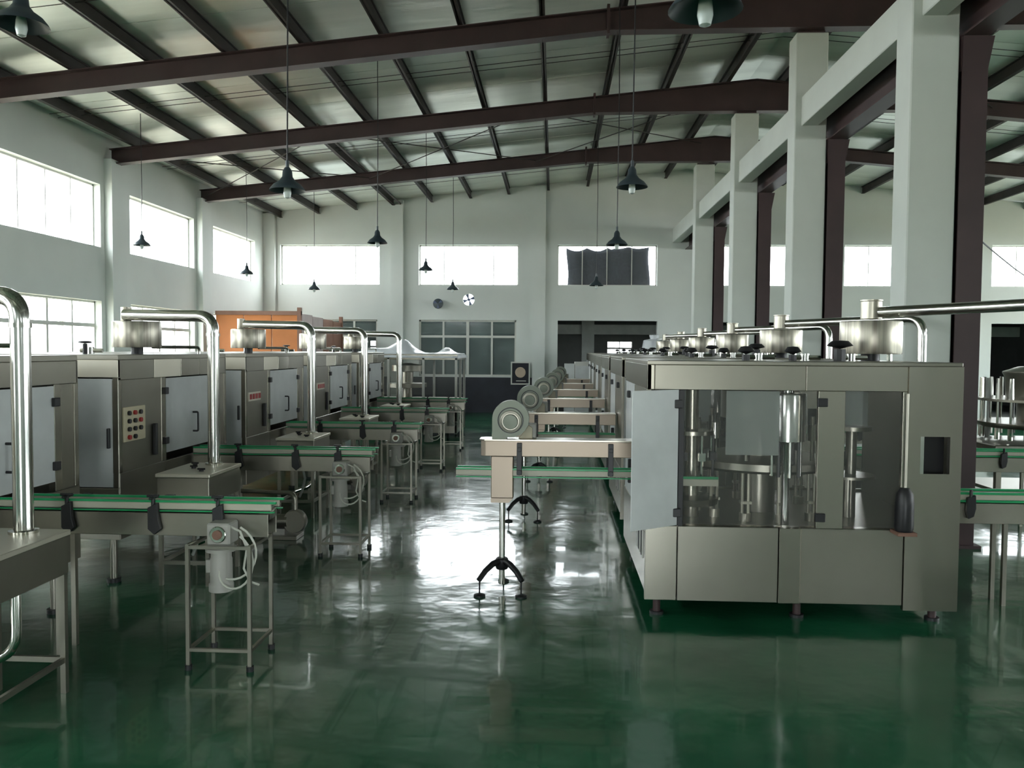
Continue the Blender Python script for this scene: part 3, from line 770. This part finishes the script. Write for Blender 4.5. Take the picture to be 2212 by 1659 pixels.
    MB().cyl((1.765, -.075, .96), (1.765, -.075, 1.62), .013, n=8).build('lift_rod', 'steel2', dr, True)
    MB().box(1.70, 1.83, -.14, .0, .645, .67).build('drive_bracket', 'brown', dr, bevel=.003)
    # belt passing inside
    m = MB(); m.box(.04, .56, .26, .275, .905, .955); m.build('inner_guide', 'strip', t)
    MB().box(.04, .56, .257, .278, .957, .975).build('inner_guide_edge', 'green', t)
    # roof-top tank with cap and long horizontal pipe that turns down behind
    tx, ty = 1.86, .85
    tk = MB().lathe([(.0, 1.89), (.228, 1.89), (.233, 1.90), (.233, 2.14), (.228, 2.15), (.0, 2.16)], (tx, ty, 0), n=40).build('tank', 'tank', t, True)
    MB().lathe([(.07, 1.835), (.07, 1.90)], (tx, ty, 0), n=14).build('tank_shaft', 'black', tk, True)
    MB().lathe([(.075, 2.165), (.08, 2.17), (.08, 2.305), (.085, 2.31), (.085, 2.32), (.0, 2.325)], (tx+.0, ty, 0), n=20).build('tank_cap', 'tank', tk, True)
    MB().tube(arc((tx+.05, ty-.06, 2.22), (tx+.90, ty-1.51, 2.23), (tx+.90, ty-1.51, .9), .16, 8), .042, 16).build('feed_pipe', 'duct', t, True)
    MB().box(tx+.83, tx+.97, ty-1.58, ty-1.44, .0, .9).build('pipe_base', 'steel2', t, bevel=.004)
    for k, x in enumerate((.8, 1.15, 1.5)):
        q = 1.5 if k == 2 else 1.0; m = MB(); m.cyl((x, .5, 1.835), (x, .5, 1.88*q**.06), .03*q, n=8); m.lathe([(.0, 1.88*q**.06), (.065*q, 1.905*q**.06), (.04*q, 1.94*q**.06), (.0, 1.945*q**.06)], (x, .5, 0), n=12)
        m.build('hand_wheel', 'black', t, True)
        m = MB(); m.cyl((x+.12, .6, 1.835), (x+.12, .6, 1.89), .035, n=10); m.cyl((x+.03, .6, 1.86), (x+.24, .6, 1.86), .018, n=8); m.build('valve', 'duct', t, True)
    for a in (.3, 1.9, 3.6): MB().cyl((tx+.18*math.cos(a), ty+.18*math.sin(a), 1.835), (tx+.18*math.cos(a), ty+.18*math.sin(a), 1.9), .022, n=8).build('tank_leg', 'chrome', tk)
    return t
YR = [6.36+2.75*k for k in range(7)]
rx = lambda k: .66+.05*k
rm = right_machine((rx(0), YR[0]-.6, 0), 'large steel bottling machine with glazed doors, nearest in the right row')
for k in range(1, 7):
    c = dup(rm, (rx(k), YR[k]-.6, 0), 'steel bottling machine of the right row, %s from the viewer%s' % (ORD[k], ', with a wrapped tank' if k == 6 else ''))
    for ch in list(c.children):                                # only the nearest machine has its corner door standing open
        if ch.name.startswith('corner_door'):
            for g in list(ch.children): bpy.data.objects.remove(g)
            bpy.data.objects.remove(ch)
    MB().box(.03, .222, .006, .014, .67, 1.62).build('corner_door', 'acrylic', c)
    if k == 4:
        for ch in c.children:
            if ch.name.startswith(('feed_pipe', 'pipe_base')): ch.location.x -= .36
m = MB(); m.lathe([(.36, 1.84), (.33, 2.0), (.30, 2.2), (.12, 2.24), (.13, 2.35), (.0, 2.36)], (rx(6)+1.86, YR[6]+.25, 0), n=22)
for i, v in enumerate(m.v): m.v[i] = (v[0]+random.uniform(-.015, .015), v[1]+random.uniform(-.015, .015), v[2]+random.uniform(-.01, .01))
tag(m.build('tank_wrapping', 'film', smooth=True), 'white plastic wrapping over the tank of the farthest right row machine', 'plastic film')

# air conveyors with blowers, left of the right row
def air_conveyor(loc, label, xe=.645):
    t = thing('air_conveyor', loc, label, 'conveyor', 'air conveyors with round blowers in the aisle')
    m = MB(); m.prism([(-.565, -.06), (-.53, -.085), (xe, -.085), (xe, .085), (-.53, .085), (-.565, .06)], 'z', 1.072, 1.195); m.build('duct_beam', 'beam', t, bevel=.004)
    m = MB(); m.prism([(-.575, -.07), (-.535, -.095), (xe, -.095), (xe, .095), (-.535, .095), (-.575, .07)], 'z', 1.195, 1.205); m.build('beam_lid', 'steel', t)
    for y in (-.06, .06):
        s = 1 if y > 0 else -1
        g = MB().box(-.76, xe, y-.007, y+.007, .918, .962).build('guide_rail', 'strip', t, bevel=.003)
        m = MB(); m.box(-.76, xe, y-.009, y+.009, .963, .975); m.box(-.76, xe, y-.008, y+.008, .903, .911); m.build('guide_edge', 'green', g)
    for x in (-.262, xe-.2):
        for y in (-.10, .10):
            m = MB(); m.box(x-.02, x+.02, y-.012, y+.012, .93, 1.18); m.cyl((x, y-.02, 1.13), (x, y+.02, 1.13), .018, n=8); m.cyl((x, y-.02, .95), (x, y+.02, .95), .022, n=8)
            m.build('clamp', 'black', t, bevel=.003)
    MB().box(-.485, -.31, -.07, .03, .74, 1.072).build('control_box', 'beam', t, bevel=.006)
    MB().prism([(-.485, .74), (-.31, .74), (-.345, .705), (-.485, .705)], 'y', -.07, .03).build('box_skirt', 'beam', t)
    MB().cyl((-.397, -.02, .05), (-.397, -.02, .71), .024, n=16).build('pole', 'chrome', t, True)
    h = MB().lathe([(.045, .17), (.05, .18), (.05, .25), (.04, .26)], (-.397, -.02, 0), n=16).build('tripod_hub', 'black', t, True)
    for a in (math.radians(-132), math.radians(-48), math.radians(90)):
        c, s = math.cos(a), math.sin(a); p = lambda r, z: (-.397+c*r, -.02+s*r, z)
        l = MB().tube([p(.03, .235), p(.10, .225), p(.18, .185), p(.25, .125)], .027, 10, .02).build('leg', 'black', t, True)
        m = MB(); m.cyl(p(.24, .02), p(.24, .14), .006, n=8); m.lathe([(.045, 0), (.045, .012), (.02, .022), (.0, .023)], (p(.24, 0)[0], p(.24, 0)[1], 0), n=14); m.build('foot', 'black', l, True)
    # blower: snail housing facing the viewer
    bz, bx = 1.362, -.335
    out_ = []
    for k in range(28):
        a = math.radians(180+k*270/27*-1); r = .144
        out_.append((bx+r*math.cos(a), bz+r*math.sin(a)))
    poly = [(bx-.144, 1.205), (bx-.144, bz)] + out_[1:] + [(bx-.03, bz-.144), (bx-.03, 1.205)]
    b = MB().prism(poly, 'y', -.055, .055).build('blower_housing', 'blower', t, True)
    MB().lathe([(.102, -.055), (.102, -.062), (.094, -.062), (.094, -.055)], (bx, 0, bz-.01), n=28, axis='y', ring=True).build('housing_seam', 'black', b, True)
    MB().lathe([(.088, -.055), (.085, -.075), (.068, -.078), (.066, -.07), (.0, -.07)], (bx+.0, 0, bz-.02), n=28, axis='y').build('inlet_ring', 'steel2', b, True)
    MB().lathe([(.06, -.07), (.055, -.095), (.0, -.098)], (bx, 0, bz-.02), n=24, axis='y').build('motor_cap', 'blower', b, True)
    MB().lathe([(.075, .055), (.075, .2), (.06, .21), (.0, .21)], (bx, 0, bz-.01), n=20, axis='y').build('blower_motor', 'motor', b, True)
    MB().prism([(bx+.06, 1.205), (bx+.17, 1.205), (bx+.17, 1.29), (bx+.14, 1.31)], 'y', .0, .05).build('bracket', 'panel', t, bevel=.003)
    MB().box(bx+.12, bx+.2, .02, .12, 1.205, 1.32).build('junction_box', 'motor', t, bevel=.005)
    return t
ac = air_conveyor((0, YR[0], 0), 'air conveyor with a round grey blower on a tripod stand, nearest in the aisle')
for k in range(1, 6):
    sh = (0, .07, .19, .31, .41, .5)[k]
    air_conveyor((sh, YR[k], 0), 'air conveyor with a round grey blower, %s from the viewer along the aisle' % ORD[k], rx(k)-sh-.02)

# exit conveyors on the right of the row
def exit_conveyor(loc, label, L=2.6):
    t = thing('exit_conveyor', loc, label, 'conveyor', 'exit conveyors right of the bottling machines')
    MB().box(0, L, -.05, .05, .78, .80).build('belt', 'belt', t)
    for y in (-.085, .085):
        MB().box(0, L, y-.004, y+.004, .62, .775).build('side_panel', 'steel', t, bevel=.002)
        g = MB().box(0, L, y-.008, y+.008, .80, .84).build('guide_rail', 'strip', t, bevel=.003)
        m = MB(); m.box(0, L, y-.011, y+.011, .841, .858); m.box(0, L, y-.009, y+.009, .782, .798); m.build('guide_edge', 'green', g)
    for x in (.23, .75, 1.3, 1.9):
        m = MB(); m.prism([(x-.03, .82), (x+.03, .84), (x+.035, .74), (x+.02, .68), (x-.02, .66), (x-.035, .72)], 'y', -.125, -.095); m.cyl((x, -.11, .82), (x, -.11, .88), .012, n=8)
        m.build('clamp', 'black', t, bevel=.003)
    for x in (.5, 2.2):
        for y in (-.08, .08): MB().box(x-.015, x+.015, y-.015, y+.015, 0, .62).build('leg', 'steel2', t)
    d = MB().box(.1, .42, -.3, -.1, .42, .60).build('drive_box', 'black', t, bevel=.01)
    MB().box(.1, .42, -.3, -.1, .605, .62).build('drive_plate', 'steel', t)
    MB().box(.24, .27, -.22, -.18, .0, .42).build('leg', 'steel2', t)
    return t
ec = exit_conveyor((rx(0)+2.24, YR[0]-.05, 0), 'exit conveyor right of the nearest bottling machine')
dup(ec, (rx(1)+2.24, YR[1]-.05, 0), 'exit conveyor right of the second bottling machine')
dup(ec, (rx(2)+2.24, YR[2]-.2, 0), 'exit conveyor right of the third bottling machine')

for ch in list(ec.children):                                   # the nearest one has no drive box
    if ch.name.startswith(('drive_box', 'drive_plate')) or (ch.name.startswith('leg') and ch.bound_box[6][2] < .5):
        bpy.data.objects.remove(ch)

# open carousel at the right edge
t = thing('open_carousel', (6.05, 10.3, 0), 'open rotary filling carousel without housing, at the right edge of the view', 'machine')
MB().box(-.9, .9, -.6, .6, .75, .83).build('table', 'steel2', t, bevel=.01)
for x in (-.82, .82):
    for y in (-.52, .52): MB().box(x-.03, x+.03, y-.03, y+.03, 0, .75).build('leg', 'steel2', t)
MB().box(-.8, .8, -.5, .5, .25, .29).build('shelf', 'steel2', t)
c = MB().lathe([(.15, .83), (.15, 1.0), (.72, 1.0), (.74, 1.03), (.74, 1.06), (.3, 1.07), (.3, 1.3), (.74, 1.32), (.74, 1.35), (.42, 1.36), (.44, 1.62), (.46, 1.66), (.46, 1.68), (.3, 1.74), (.0, 1.76)], (0, 0, 0), n=40).build('bowl', 'steel2', t, True)
for k in range(24):
    a = k*math.pi/12; x, y = .68*math.cos(a), .68*math.sin(a)
    m = MB(); m.cyl((x, y, 1.06), (x, y, 1.32), .014, n=6); m.cyl((x, y, 1.35), (x, y, 1.60), .03, .022, n=8); m.cyl((x, y, .86), (x, y, 1.0), .03, n=8)
    m.build('filling_valve', 'frame' if k % 3 == 0 else 'chrome', c, True)
MB().cyl((-1.0, .0, .0), (-1.0, .0, 1.95), .035, n=10).build('side_pole', 'steel2', t, True)
MB().box(-1.12, -.92, -.1, .1, 1.55, 1.75).build('pole_head', 'black', t, bevel=.01)

# pale cabinet at the end of the right row, left of the last machine
t = thing('panel_cabinet', (.28, 21.4, 0), 'pale blue panelled cabinet at the far end of the aisle by the doorway', 'cabinet')
MB().box(0, .26, 0, .6, .1, 1.55).build('cabinet_side', 'acrylic', t, bevel=.004)
MB().box(.27, .68, 0, .6, .1, 1.6).build('cabinet_body', 'frame', t, bevel=.004)
MB().box(.29, .66, -.01, 0, .2, 1.5).build('cabinet_door', 'acrylic', t)
for x in (.04, .62):
    for y in (.05, .55): MB().cyl((x, y, 0), (x, y, .1), .02, n=8).build('foot', 'black', t)
